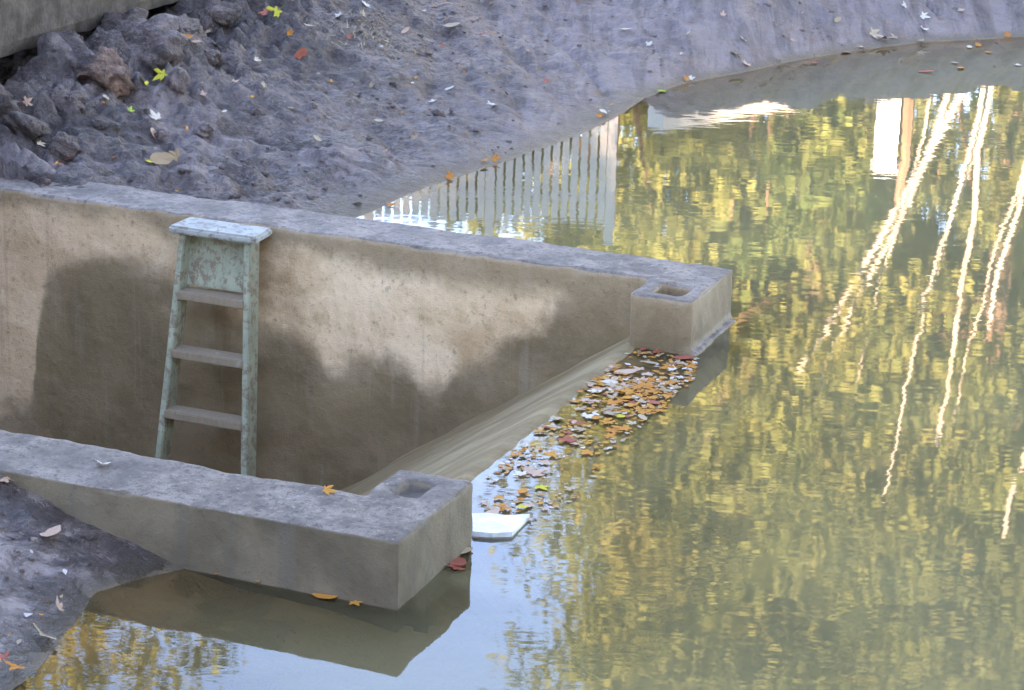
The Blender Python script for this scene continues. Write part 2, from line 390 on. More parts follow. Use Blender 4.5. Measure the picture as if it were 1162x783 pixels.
def mat_far_wall():
    """object space: x along the wall, y across, z up"""
    t = NT('stained_concrete'); p = t.coord(); xyz = t.sep(p)
    n1 = t.noise(p, 2.2, 5, .6, .3); n2, n3, n4 = concrete_common(t, p)
    geo = t.add('NewGeometry')
    ux = t.math('MULTIPLY', xyz[0], -1.0)
    x01 = t.math('DIVIDE', ux, 4.4)
    # height of the damp line along the wall, (z + 1.4) / 1.7
    pts = [(.0, .9), (.37, .895), (.583, .855), (.65, .80), (.80, .755), (.90, .69), (1.02, .66), (1.08, .615), (1.15, .60), (1.22, .63), (1.32, .655), (1.45, .645), (1.56, .61),
           (1.66, .66), (1.80, .69), (1.95, .70), (2.12, .745), (2.32, .775), (2.5, .80), (2.70, .80), (2.86, .75), (2.95, .60), (3.02, .38), (3.2, .33), (3.6, .4), (4.4, .5)]
    c = t.curve(x01, [(a / 4.4, b) for a, b in pts])
    zz = t.math('DIVIDE', t.math('ADD', xyz[2], 1.4), 1.7)
    wob = t.math('ADD', t.math('MULTIPLY', t.math('SUBTRACT', t.noise(p, 5, 8, .68, .5), .5), .13), t.math('MULTIPLY', t.math('SUBTRACT', n3, .5), .05))
    dry = t.ramp(t.math('ADD', t.math('SUBTRACT', zz, c), wob), -.031, .038)
    # damp band under the rim
    band = t.curve(x01, [(0, .80), (.1, .82), (.14, .875), (.2, .86), (.28, .875), (.36, .885), (.40, .90), (.47, .90), (.52, .885), (.56, .92), (.62, .905), (.68, .91), (1, .92)])
    rim = t.ramp(t.math('ADD', t.math('SUBTRACT', zz, band), t.math('MULTIPLY', wob, .6)), -.035, .03)
    half = t.ramp(t.math('ADD', t.math('SUBTRACT', zz, c), t.math('MULTIPLY', t.math('SUBTRACT', t.noise(p, 3.1, 7, .66, .6), .5), .42)), -.13, .02)
    core = t.ramp(t.math('ADD', t.math('SUBTRACT', zz, c), t.math('MULTIPLY', t.math('SUBTRACT', t.noise(p, 2.4, 6, .66, .5), .5), .5)), -.08, .06)
    dry = t.math('MULTIPLY', dry, t.math('SUBTRACT', 1.0, t.math('MULTIPLY', rim, .85)))
    pale = t.mix(t.ramp(n1, .34, .62), (0.506, 0.359, 0.216), (0.726, 0.563, 0.376))
    pale = t.mix(t.ramp(n2, .52, .70, 0, .55), pale, (0.374, 0.257, 0.144))
    # whitest bloom
    bl = t.math('MULTIPLY', t.ramp(t.noise(p, 3.0, 6, .66, .4), .42, .60), .85)
    pale = t.mix(bl, pale, (0.836, 0.679, 0.488))
    left = t.ramp(ux, 2.1, 2.9)
    pale = t.mix(t.math('MULTIPLY', left, .45), pale, (.58, .41, .27))
    damp = t.mix(t.ramp(n1, .35, .65), (0.182, 0.138, 0.078), (0.259, 0.198, 0.116))
    damp = t.mix(t.ramp(t.noise(t.mapping(p, (9, 9, .7)), 1.0, 4, .6), .56, .72, 0, .45), damp, (.33, .30, .25))
    low = t.ramp(xyz[2], -.45, -.85)
    damp = t.mix(t.math('MULTIPLY', low, t.ramp(n2, .4, .6, 0, .6)), damp, (.29, .205, .13))
    tan = t.mix(t.ramp(n2, .4, .62), (.27, .205, .13), (.40, .315, .22))
    damp = t.mix(t.math('MULTIPLY', half, .45), damp, tan)
    pale = t.mix(t.math('SUBTRACT', 1.0, core), pale, tan)
    col = t.mix(dry, damp, pale)
    col = t.mix(t.ramp(n3, .54, .70, 0, .45), col, (.13, .105, .075))
    col = t.mix(t.ramp(n4, .58, .70, 0, .35), col, (.10, .085, .065))
    # board marks and hairline runs
    run = t.noise(t.mapping(p, (22, 22, .5)), 1.0, 5, .65)
    col = t.mix(t.ramp(run, .60, .70, 0, .16), col, (.15, .125, .09))
    col = t.mix(t.ramp(run, .38, .31, 0, .14), col, (.42, .37, .30))
    # silt left on the tops
    upf = t.ramp(t.sep(geo.outputs['Normal'])[2], .5, .8)
    silt = t.mix(t.ramp(n2, .36, .64), (.145, .118, .100), (.295, .242, .208))
    silt = t.mix(t.ramp(n3, .52, .62, 0, .75), silt, (.085, .072, .064))
    silt = t.mix(t.ramp(n3, .42, .34, 0, .6), silt, (.40, .34, .31))
    silt = t.mix(t.ramp(n4, .56, .64, 0, .6), silt, (.07, .06, .052))
    silt = t.mix(t.ramp(t.noise(p, 2.0, 3, .6), .52, .66, 0, .5), silt, (.12, .10, .09))
    col = t.mix(upf, t.mix(1.0, col, (1.12, .95, .83), 'MULTIPLY'), t.mix(1.0, silt, (1.08, .96, .84), 'MULTIPLY'))
    h = t.math('ADD', t.math('MULTIPLY', n3, .8), t.math('MULTIPLY', n4, .3))
    t.pbsdf(col, t.ramp(dry, 0, 1, .62, .9), t.bump(h, .5, .012), Specular_IOR_Level=.35)
    return t.m

def mat_near_wall():
    t = NT('weathered_concrete'); p = t.coord(); xyz = t.sep(p)
    n1 = t.noise(p, 2.6, 5, .6, .3); n2, n3, n4 = concrete_common(t, p)
    geo = t.add('NewGeometry')
    col = t.mix(t.ramp(n1, .35, .65), (.155, .122, .080), (.27, .215, .145))
    col = t.mix(t.ramp(t.noise(t.mapping(p, (7, 7, .6)), 1.0, 4, .6), .5, .68, 0, .6), col, (.165, .148, .118))
    col = t.mix(t.ramp(xyz[2], .005, -.02), col, (.10, .085, .06))
    col = t.mix(t.ramp(n3, .55, .74, 0, .5), col, (.07, .062, .05))
    upf = t.ramp(t.sep(geo.outputs['Normal'])[2], .5, .8)
    silt = t.mix(t.ramp(n2, .36, .64), (.135, .110, .094), (.28, .232, .200))
    silt = t.mix(t.ramp(n3, .52, .62, 0, .75), silt, (.085, .072, .064))
    silt = t.mix(t.ramp(n3, .42, .34, 0, .6), silt, (.40, .34, .31))
    silt = t.mix(t.ramp(n4, .56, .64, 0, .6), silt, (.07, .06, .052))
    silt = t.mix(t.ramp(t.noise(p, 2.0, 3, .6), .52, .66, 0, .5), silt, (.12, .10, .09))
    rec = t.math('MULTIPLY', t.ramp(xyz[2], HT - .012, HT - .026), t.ramp(xyz[1], .30, .33))
    silt = t.mix(t.math('MULTIPLY', rec, .8), silt, (.085, .07, .055))          # wet silt lying in the pier's pocket
    col = t.mix(upf, t.mix(1.0, col, (.93, .84, .76), 'MULTIPLY'), t.mix(1.0, silt, (1.08, .96, .84), 'MULTIPLY'))
    h = t.math('ADD', t.math('MULTIPLY', n3, .8), t.math('MULTIPLY', n4, .3))
    t.pbsdf(col, .8, t.bump(h, .55, .012), Specular_IOR_Level=.35)
    return t.m

def mat_chute():
    t = NT('chute_concrete'); p = t.coord(); xyz = t.sep(p)
    n2, n3, n4 = concrete_common(t, p)
    st = t.noise(t.mapping(p, (.8, 6, .8)), 1.5, 5, .6)
    col = t.mix(t.ramp(st, .35, .68), (.23, .145, .070), (.34, .23, .12))
    col = t.mix(t.ramp(n2, .5, .7, 0, .5), col, (.2, .15, .09))
    t.pbsdf(col, .85, t.bump(n3, .5, .012), Specular_IOR_Level=.15)
    return t.m

def mat_plain(name, a, b, scale=8, rough=.75, bump=.3, bdist=.006, spec=.3, stretch=(1, 1, 1)):
    t = NT(name); p = t.coord()
    q = t.mapping(p, stretch)
    n = t.noise(q, scale, 6, .65, .2)
    t.pbsdf(t.mix(t.ramp(n, .34, .68), a, b), rough, t.bump(t.noise(q, scale * 5, 4, .6), bump, bdist), Specular_IOR_Level=spec)
    return t.m

def mat_paint(name, paint, wood, wear):
    t = NT(name); p = t.coord()
    n = t.noise(p, 26, 7, .72, .3); n2 = t.noise(t.mapping(p, (40, 40, 4)), 2, 4, .6)
    c1 = t.mix(t.ramp(t.noise(p, 9, 4, .6), .3, .7), tuple(c * .78 for c in paint), paint)
    w = t.ramp(t.math('ADD', n, t.math('MULTIPLY', t.math('SUBTRACT', n2, .5), .35)), wear + .06, wear - .04)
    c = t.mix(w, c1, t.mix(n2, wood, tuple(x * .55 for x in wood)))
    c = t.mix(t.ramp(t.noise(p, 7, 3, .5), .6, .75, 0, .45), c, (.30, .22, .18))
    t.pbsdf(c, .75, t.bump(t.math('ADD', n, n2), .5, .004), Specular_IOR_Level=.3)
    return t.m

def mat_leaf(name, a, b, spec=.12):
    t = NT(name); p = t.coord()
    info = t.add('ObjectInfo')
    n = t.noise(p, 45, 3, .6)
    f = t.math('ADD', t.math('MULTIPLY', info.outputs['Random'], .7), t.math('MULTIPLY', n, .3))
    col = t.mix(f, a, b)
    t.pbsdf(col, .75, t.bump(n, .3, .004), Specular_IOR_Level=spec)
    return t.m

def mat_foliage(name, a, b, c):
    t = NT(name)
    geo = t.add('NewGeometry')
    r = geo.outputs['Random Per Island']
    n = t.noise(t.coord(), .8, 3, .5)
    col = t.mix(t.ramp(r, .1, .9), a, b)
    col = t.mix(t.ramp(n, .52, .66), col, c)
    d = t.add('BsdfDiffuse'); t.put(d.inputs[0], col)
    tr = t.add('BsdfTranslucent'); t.put(tr.inputs[0], col)
    mx = t.add('MixShader'); mx.inputs[0].default_value = .4
    t.t.links.new(d.outputs[0], mx.inputs[1]); t.t.links.new(tr.outputs[0], mx.inputs[2])
    t.t.links.new(mx.outputs[0], t.out.inputs[0])
    return t.m

def mat_water():
    t = NT('pond_water'); p = t.coord()
    at = t.add('Attribute', attribute_name='depth'); dep = at.outputs['Fac']
    # murk grows with the depth of water over the bed
    alpha = t.math('SUBTRACT', 1.0, t.math('POWER', 2.718, t.math('MULTIPLY', dep, -4.0)))
    alpha = t.math('MAXIMUM', alpha, .08)
    xyz = t.sep(p)
    murk = t.mix(t.ramp(t.noise(p, .9, 4, .6), .35, .65), (.180, .145, .070), (.203, .165, .082))
    # breeze: small ripples whose crests lie across the pond
    g = t.add('NewGeometry').outputs['Position']
    calm = t.ramp(t.noise(g, .45, 2, .5), .3, .7, .6, 1.0)
    w1 = t.noise(t.mapping(g, (2.0, 3.2, 1), (0, 0, .12)), 1.6, 2, .5, .2)
    w2_ = t.noise(t.mapping(g, (3.0, 9.5, 1), (0, 0, -.10)), 2.2, 2, .5, .3)
    w3 = t.noise(t.mapping(g, (7.0, 20, 1), (0, 0, .05)), 2.6, 1, .5)
    h = t.math('ADD', t.math('MULTIPLY', w1, 1.0), t.math('MULTIPLY', w2_, .20))
    h = t.math('ADD', h, t.math('MULTIPLY', w3, .045))
    h = t.math('MULTIPLY', h, calm)
    nrm = t.bump(h, 1.0, RIPPLE)
    dif = t.add('BsdfDiffuse'); t.put(dif.inputs[0], murk)
    tra = t.add('BsdfTransparent'); tra.inputs[0].default_value = (.97, .87, .70, 1)
    body = t.add('MixShader'); t.put(body.inputs[0], alpha)
    t.t.links.new(tra.outputs[0], body.inputs[1]); t.t.links.new(dif.outputs[0], body.inputs[2])
    fr = t.add('Fresnel'); fr.inputs[0].default_value = 1.333; t.put(fr.inputs[1], nrm)
    gl = t.add('BsdfGlossy'); gl.inputs['Roughness'].default_value = .022; gl.inputs[0].default_value = (1, 1, 1, 1)
    t.put(gl.inputs['Normal'], nrm)
    mx = t.add('MixShader'); t.t.links.new(fr.outputs[0], mx.inputs[0])
    t.t.links.new(body.outputs[0], mx.inputs[1]); t.t.links.new(gl.outputs[0], mx.inputs[2])
    t.t.links.new(mx.outputs[0], t.out.inputs[0])
    return t.m

RIPPLE = 0.00072
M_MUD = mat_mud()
M_FAR = mat_far_wall()
M_NEAR = mat_near_wall()
M_CHUTE = mat_chute()
M_SLAB = mat_plain('old_slab_concrete', (.070, .050, .036), (.150, .112, .085), 9, .85, .6, .012)
M_CLOD = mat_mud('earth_clods', 1.08, (1.03, .99, .95))
M_CLODB = mat_mud('brown_earth_clods', 1.15, (1.25, .92, .72))
M_GREEN = mat_paint('worn_green_paint', (.40, .39, .265), (.33, .25, .16), .455)
M_CAP = mat_paint('worn_pale_paint', (.44, .42, .36), (.34, .27, .21), .44)
M_STEP = mat_paint('bare_tread_wood', (.38, .32, .23), (.40, .28, .18), .62)
M_WHITE = mat_plain('white_paint', (.70, .70, .70), (.80, .80, .79), 5, .5, .1, .002)
M_FENCE = mat_plain('weathered_white_paint', (.80, .76, .66), (.86, .82, .73), 5, .7, .1, .002)
M_FOAM = mat_plain('white_foam', (.62, .58, .50), (.85, .84, .82), 14, .6, .2, .002)
M_BARK = mat_plain('pale_bark', (.30, .25, .19), (.50, .44, .35), 4, .85, .5, .02, stretch=(1, 1, .3))
M_DBARK = mat_plain('brown_bark', (.12, .075, .045), (.26, .16, .10), 4, .85, .5, .02, stretch=(1, 1, .3))
M_BRICK = mat_plain('shade_building_render', (.66, .56, .42), (.76, .66, .52), 1.5, .9, .3, .01)  # cream so the added building throws warm light back
M_ROOF = mat_plain('roof_slate', (.06, .06, .07), (.11, .11, .12), 3, .7, .3, .01)
M_PANE = mat_plain('window_pane', (.02, .025, .03), (.03, .035, .04), 3, .08, .0, .001, spec=.5)
M_STRAW = mat_plain('dry_straw', (.34, .23, .12), (.50, .36, .20), 30, .8, .1, .001)
FOL = [mat_foliage('yellow_green_foliage', (.16, .185, .06), (.31, .315, .095), (.35, .31, .10)),
       mat_foliage('green_foliage', (.11, .155, .05), (.225, .27, .08), (.26, .27, .085)),
       mat_foliage('olive_foliage', (.15, .17, .07), (.275, .275, .105), (.21, .225, .08))]
M_WATER = mat_water()

# ---------------------------------------------------------------- ground
def axis(lo, hi, step, far_lo, far_hi, g=1.16):
    c = list(np.arange(lo, hi + 1e-6, step))
    s = step
    while c[-1] < far_hi: s = min(s * g, 25); c.append(c[-1] + s)
    s = step
    while c[0] > far_lo: s = min(s * g, 25); c.insert(0, c[0] - s)
    return np.array(c)

gx = axis(-3.4, 5.4, .022, -320, 320); gy = axis(5.2, 17.2, .022, -300, 420)
GX, GY = np.meshgrid(gx, gy)
GZ = terrain(GX, GY)
nx, ny = len(gx), len(gy)
idx = np.arange(nx * ny).reshape(ny, nx)
F = np.stack([idx[:-1, :-1], idx[:-1, 1:], idx[1:, 1:], idx[1:, :-1]], -1).reshape(-1, 4)
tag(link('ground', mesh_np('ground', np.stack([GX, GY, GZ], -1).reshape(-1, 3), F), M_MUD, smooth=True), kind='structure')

# local axes for the spillway and the water: x = -U, y = V
FRAME = Matrix(((-UX, VX, 0, OX), (-UY, VY, 0, OY), (0, 0, 1, 0), (0, 0, 0, 1)))

# water: one level sheet laid out on the spillway axes so that it ends cleanly on the crest
wa = np.unique(np.round(np.concatenate([-axis(0, 3, .08, 0, 22), np.array([.1, .16, .2, .235]), np.arange(.3, 3.4, .08)]), 4))
wb_ = np.unique(np.round(np.concatenate([-axis(0, 1.5, .08, 0, 8), np.array([.15, VE - .15]), np.arange(.2, 2.9, .08), axis(3.0, 12, .1, 3.0, 16)]), 4))
A, B = np.meshgrid(wa, wb_)
PX = OX + A * UX + B * VX; PY = OY + A * UY + B * VY
dep = -terrain(PX, PY)
sill = (A > -.35) & (A < .3) & (B > .3) & (B < VE - .3)
dep = np.where(sill, np.interp(A, [-.35, -.25, 0.0, .15, .235], [.3, .22, .05, .02, .0]), dep)
dep = np.clip(dep, 0, 1)
idx = np.arange(A.size).reshape(A.shape)
F = np.stack([idx[:-1, :-1], idx[1:, :-1], idx[1:, 1:], idx[:-1, 1:]], -1)
ac = (A[:-1, :-1] + A[1:, 1:]) / 2; bc = (B[:-1, :-1] + B[1:, 1:]) / 2
keep = ~((ac > .235) & (bc > .15) & (bc < VE - .15))
me = mesh_np('water', np.stack([-A, B, np.zeros_like(A)], -1).reshape(-1, 3), F[keep])
at = me.attributes.new('depth', 'FLOAT', 'POINT')
at.data.foreach_set('value', dep.ravel().astype(np.float32))
water = link('water', me, M_WATER, smooth=True)
water.matrix_world = FRAME
tag(water, kind='structure')

# ---------------------------------------------------------------- spillway walls


def rough_solid(name, boxes, voxel, mat, amp, seed):
    bm = bmesh.new()
    for b in boxes: box(bm, -b[1], -b[0], *b[2:])
    me = bpy.data.meshes.new(name); bm.to_mesh(me); bm.free()
    o = bpy.data.objects.new(name, me); COL.objects.link(o)
    md = o.modifiers.new('remesh', 'REMESH'); md.mode = 'VOXEL'; md.voxel_size = voxel
    dg = bpy.context.evaluated_depsgraph_get()
    new = bpy.data.meshes.new_from_object(o.evaluated_get(dg))
    o.modifiers.clear(); o.data = new; bpy.data.meshes.remove(me)
    n = len(new.vertices)
    co = np.empty(n * 3, np.float32); new.vertices.foreach_get('co', co); co = co.reshape(-1, 3)
    no = np.empty(n * 3, np.float32); new.vertices.foreach_get('normal', no); no = no.reshape(-1, 3)
    x, y, z = co.T.astype(float)
    k = amp * (fbm(x * 5 + y * 4.1, z * 5 + y * 3.3, 4, seed) + .5 * fbm(x * 21 - y * 17, z * 21 + y * 19, 3, seed + 9))
    top = no[:, 2] > .6
    k = np.where(top, k * 1.4 + .004 * fbm(x * 14, y * 14, 3, seed + 3), k)
    edge = np.abs(no).max(1) < .92                      # arrises: knocked back unevenly
    k = np.where(edge, k - .014 * np.clip(fbm(x * 9 + y * 7, z * 9 + y * 5, 3, seed + 5) + .12, 0, 1), k)
    co = co + no * k[:, None]
    new.vertices.foreach_set('co', co.astype(np.float32).ravel())
    new.polygons.foreach_set('use_smooth', np.ones(len(new.polygons), bool))
    new.materials.clear(); new.materials.append(mat); new.update()
    o.matrix_world = FRAME
    return o

Z0 = -1.45
hx0, hx1, hy0, hy1 = .062, .178, 2.625, 2.765           # stop log well in the far pier
far_wall = rough_solid('spillway_wall', [
    (.0, WEND, VE - TH, VE, Z0, HT),
    (.0, PL, VF, hy0, Z0, HT), (.0, PL, hy1 - .0, VE - .02, Z0, HT),
    (.0, hx0, VF + .01, VE - .02, Z0, HT), (hx1, PL, VF + .01, VE - .02, Z0, HT),
    (.01, PL - .01, VF + .01, VE - .05, Z0 + .05, HT - .26), (-.032, .02, VF - .004, VE - .01, Z0, .010)], .0125, M_FAR, .006, 3)
tag(far_wall, 'long stained concrete retaining wall behind the ladder, ending in a hollow square pier', 'wall')
near_wall = rough_solid('spillway_wall', [
    (.0, WEND, .0, TH, Z0, HT),
    (.0, PL, .1, .335, Z0, HT), (.0, PL, .46, PW, Z0, HT),
    (.0, .088, .1, PW, Z0, HT), (.178, PL, .1, PW, Z0, HT),
    (.01, PL - .01, .1, PW - .01, Z0 + .05, HT - .026)], .0125, M_NEAR, .006, 13)
tag(near_wall, 'low grey concrete wall beside the mud bank with a silted-up pier at its end', 'wall')

# chute between the walls: submerged sill, crest, slope, floor
prof = [(-.34, -.30), (-.26, -.22), (-.02, -.05), (.10, -.022), (.19, -.006), (.225, .006), (.25, .004), (.30, -.025), (.5, -.025 - .2 * SLOPE)]
zend = FLOOR
uend = .5 + (-.025 - .2 * SLOPE - zend) / SLOPE
prof += [(a, -.025 - (a - .3) * SLOPE) for a in np.linspace(.6, uend, 14)] + [(uend + .3, zend - .01), (WEND - .05, zend - .03)]
bs = np.linspace(.20, VE - .20, 90)
pa = np.array(prof)
fa = np.concatenate([np.linspace(p[0], q[0], 6)[:-1] for p, q in zip(prof, prof[1:])] + [[prof[-1][0]]])
fz = np.interp(fa, pa[:, 0], pa[:, 1])
A2, B2 = np.meshgrid(fa, bs)
Z2 = np.tile(fz, (len(bs), 1)) + .012 * fbm(A2 * 5, B2 * 5, 3, 77) * sstep(.2, .5, A2) + .004 * fbm(A2 * 14, B2 * 14, 2, 78)
top = np.stack([-A2, B2, Z2], -1).reshape(-1, 3)
idx = np.arange(A2.size).reshape(A2.shape)
F = np.stack([idx[:-1, :-1], idx[:-1, 1:], idx[1:, 1:], idx[1:, :-1]], -1).reshape(-1, 4)
nv = len(top)
V = np.concatenate([top, top - [0, 0, .14]])
ring = np.concatenate([idx[0, :], idx[1:, -1], idx[-1, -2::-1], idx[-2:0:-1, 0]])
side = np.stack([ring, np.roll(ring, -1), np.roll(ring, -1) + nv, ring + nv], -1)
me = mesh_np('spillway_chute', V, np.concatenate([F[:, ::-1], F + nv, side]))
chute = link('spillway_chute', me, M_CHUTE, smooth=False)
chute.matrix_world = FRAME
tag(chute, 'sloping concrete spillway chute dropping from the pond between the two walls', 'spillway')
bm = bmesh.new(); box(bm, -WEND - .3, -WEND + .01, .02, VE - .02, Z0, .55)
hw = bm_obj('end_wall', bm, M_NEAR); hw.matrix_world = FRAME
tag(hw, 'concrete end wall closing the ladder pit at the dam', 'wall')

# ---------------------------------------------------------------- concrete slab along the top of the mud
d2 = (SLAB_B - SLAB_A); d2 /= np.hypot(*d2)
nrm2 = np.array([d2[1], -d2[0]])                        # toward the pond
ns = 120
bm = bmesh.new()
rows = []
for i in range(ns + 1):
    s = -2.6 + 7.2 * i / ns
    base = SLAB_A + d2 * s
    j = .018 * float(fbm(np.array(s * 6.0), np.array(1.5), 4, 81)); j2 = .018 * float(fbm(np.array(s * 6.0), np.array(7.5), 4, 82))
    def P(off, z): q = base + nrm2 * off; return (q[0], q[1], z)
    rows.append([bm.verts.new(P(-1.6, .50)), bm.verts.new(P(j * .6, .50 + j2)), bm.verts.new(P(.015 + j, .56 + j2 * .3)), bm.verts.new(P(.012 - j2, .70)),
                 bm.verts.new(P(.005 + j * .4, .845)), bm.verts.new(P(-.02 + j, .87)), bm.verts.new(P(-1.6, .88))])
for r, q in zip(rows, rows[1:]):
    for k in range(7):
        bm.faces.new((r[k], r[(k + 1) % 7], q[(k + 1) % 7], q[k]))
bm.faces.new(rows[0][::-1]); bm.faces.new(rows[-1])
bmesh.ops.recalc_face_normals(bm, faces=bm.faces)
tag(bm_obj('concrete_slab', bm, M_SLAB), 'old grey concrete slab edge overhanging the heap of broken earth', 'slab')

# ---------------------------------------------------------------- earth clods
def clod_mesh(seed):
    bm = bmesh.new()
    bmesh.ops.create_icosphere(bm, subdivisions=4, radius=1)
    r = random.Random(seed)
    cuts = [(Vector((r.gauss(0, 1), r.gauss(0, 1), r.gauss(0, .8))).normalized(), r.uniform(.55, .85)) for _ in range(9)]
    for v in bm.verts:
        p = v.co.copy()
        for n, dd in cuts:
            e = p.dot(n) - dd
            if e > 0: p -= n * e * .85
        k = float(fbm(np.array(p.x * 2.2 + p.z * 1.7 + seed), np.array(p.y * 2.2 - p.z * 1.3), 4, seed, .6))
        v.co = p * (1 + .38 * k)
    me = bpy.data.meshes.new('clod'); bm.to_mesh(me); bm.free()
    me.polygons.foreach_set('use_smooth', np.ones(len(me.polygons), bool))
    return me

CM = [clod_mesh(s) for s in (5, 6, 7, 8)]
rr = random.Random(4)
CL = [(-1.62, 11.75, .17, 1, 'large brown clod of earth below the slab, beside a yellow leaf', 0)] if False else []
for i, (x, y, s, brown) in enumerate(CLODS):
    me = CM[i % 4].copy() if brown else CM[i % 4]
    o = link('earth_clod', me)
    if not me.materials: me.materials.append(M_CLODB if brown else M_CLOD)
    elif brown: me.materials[0] = M_CLODB
    z = float(terrain(np.array([x]), np.array([y]))[0])
    o.location = (x, y, z + s * .12)
    o.scale = (s * rr.uniform(.9, 1.2), s * rr.uniform(.8, 1.1), s * rr.uniform(.65, .9))
    o.rotation_euler = (rr.uniform(-.4, .4), rr.uniform(-.4, .4), rr.uniform(0, 6.28))
    if brown: tag(o, 'rusty brown clod of earth in the heap below the slab', 'clod', 'earth clods under the slab')
    elif s > .145: tag(o, 'large grey lump of earth in the heap below the slab', 'clod', 'large earth clods under the slab')
    else: tag(o, 'small grey lump of earth lying around the heap below the slab', 'clod', 'small earth clods under the slab')

# crumbs of mud scattered over the flat, too many to count
bm = bmesh.new(); bmesh.ops.create_icosphere(bm, subdivisions=1, radius=1)
iv = np.array([v.co[:] for v in bm.verts]); it = np.array([[v.index for v in f.verts] for f in bm.faces]); bm.free()
g3 = np.random.default_rng(31)
N = 1300
cx = g3.uniform(-2.9, 2.2, N * 3); cy = g3.uniform(9.8, 15.5, N * 3)
near_ = g3.random(N * 3) < .05
cx = np.where(near_, g3.uniform(-1.7, -.9, N * 3), cx); cy = np.where(near_, g3.uniform(5.6, 6.9, N * 3), cy)
ca, cb = uv_of(cx, cy)
ok = (pond_dist(cx, cy) > .06) & ~((cb > -.02) & (cb < VE + .02)) & (g3.random(N * 3) < np.clip(.15 + 2.2 * (fbm(cx * 1.8, cy * 1.8, 3, 51) + .12) * np.where(cx > .2, .35, 1), .02, 1))
cx, cy = cx[ok][:N], cy[ok][:N]
cz = terrain(cx, cy); n_ = len(cx)
cs_ = np.exp(g3.normal(-5.0, .42, n_)) * 1.0
rad = g3.uniform(.7, 1.3, (n_, len(iv), 1))
R3 = g3.normal(size=(n_, 3, 3)); R3, _ = np.linalg.qr(R3)
P3 = np.einsum('vj,njk->nvk', iv, R3) * rad * cs_[:, None, None] * np.array([1.2, 1.0, .75])
P3 += np.stack([cx, cy, cz + cs_ * .25], -1)[:, None, :]
tag(link('mud_crumbs', mesh_np('mud_crumbs', P3.reshape(-1, 3), (it[None] + (np.arange(n_) * len(iv))[:, None, None]).reshape(-1, 3)), M_CLOD, smooth=True), 'crumbs of grey mud scattered over the banks', 'mud', kind='stuff')

# ---------------------------------------------------------------- step ladder
lad = empty('step_ladder', W(2.02, 2.50, FLOOR))
lad.rotation_euler = (0, 0, 0)
tag(lad, 'worn pale green wooden stepladder leaning on the stained wall in the pit', 'ladder')
LU = 2.02
def lad_uv(z):           # front face of the stiles at height z
    t_ = (.165 - z) / (.165 - FLOOR)
    return 2.64 - .21 * t_, .160 + .080 * t_      # v, half width
def lad_part(name, corners, mat, bev=.004):
    bm = bmesh.new()
    hexa(bm, [Vector(W(*c)) - Vector(lad.location) for c in corners])
    bmesh.ops.recalc_face_normals(bm, faces=bm.faces)
    bmesh.ops.bevel(bm, geom=list(bm.edges), offset=bev, segments=2, affect='EDGES')
    return bm_obj(name, bm, mat, lad)
ztop, zbot = .170, FLOOR - .008
DEP, THK = .085, .028
for sgn in (-1, 1):
    vt, ht = lad_uv(ztop); vb, hb = lad_uv(zbot)
    o_t, o_b = LU + sgn * ht, LU + sgn * hb
    i_t, i_b = o_t - sgn * THK, o_b - sgn * THK
    lo_t, hi_t = min(o_t, i_t), max(o_t, i_t); lo_b, hi_b = min(o_b, i_b), max(o_b, i_b)
    lad_part('stile', [(lo_b, vb, zbot), (hi_b, vb, zbot), (hi_b, vb + DEP, zbot), (lo_b, vb + DEP, zbot),
                       (lo_t, vt, ztop), (hi_t, vt, ztop), (hi_t, vt + DEP, ztop), (lo_t, vt + DEP, ztop)], M_GREEN)
for z in (-.078, -.316, -.566, -.82, -1.07):
    v0, hw_ = lad_uv(z); hw_ -= THK - .006
    th = .034
    lad_part('step', [(LU - hw_, v0 - .006, z - th / 2), (LU + hw_, v0 - .006, z - th / 2), (LU + hw_, v0 + DEP - .004, z - th / 2), (LU - hw_, v0 + DEP - .004, z - th / 2),
                      (LU - hw_, v0 - .006, z + th / 2), (LU + hw_, v0 - .006, z + th / 2), (LU + hw_, v0 + DEP - .004, z + th / 2), (LU - hw_, v0 + DEP - .004, z + th / 2)], M_STEP)
v0, h0 = lad_uv(.165); v1, h1 = lad_uv(-.06)
h0 -= THK - .004; h1 -= THK - .004
lad_part('back_panel', [(LU - h1, v1 + .06, -.05), (LU + h1, v1 + .06, -.05), (LU + h1, v1 + .076, -.05), (LU - h1, v1 + .076, -.05),
                        (LU - h0, v0 + .06, .168), (LU + h0, v0 + .06, .168), (LU + h0, v0 + .076, .168), (LU - h0, v0 + .076, .168)], M_GREEN, .002)
lad_part('top_cap', [(LU - .197, 2.615, .171), (LU + .197, 2.615, .171), (LU + .19, 2.782, .171), (LU - .19, 2.782, .171),
                     (LU - .197, 2.615, .203), (LU + .197, 2.615, .203), (LU + .19, 2.782, .203), (LU - .19, 2.782, .203)], M_CAP, .009)

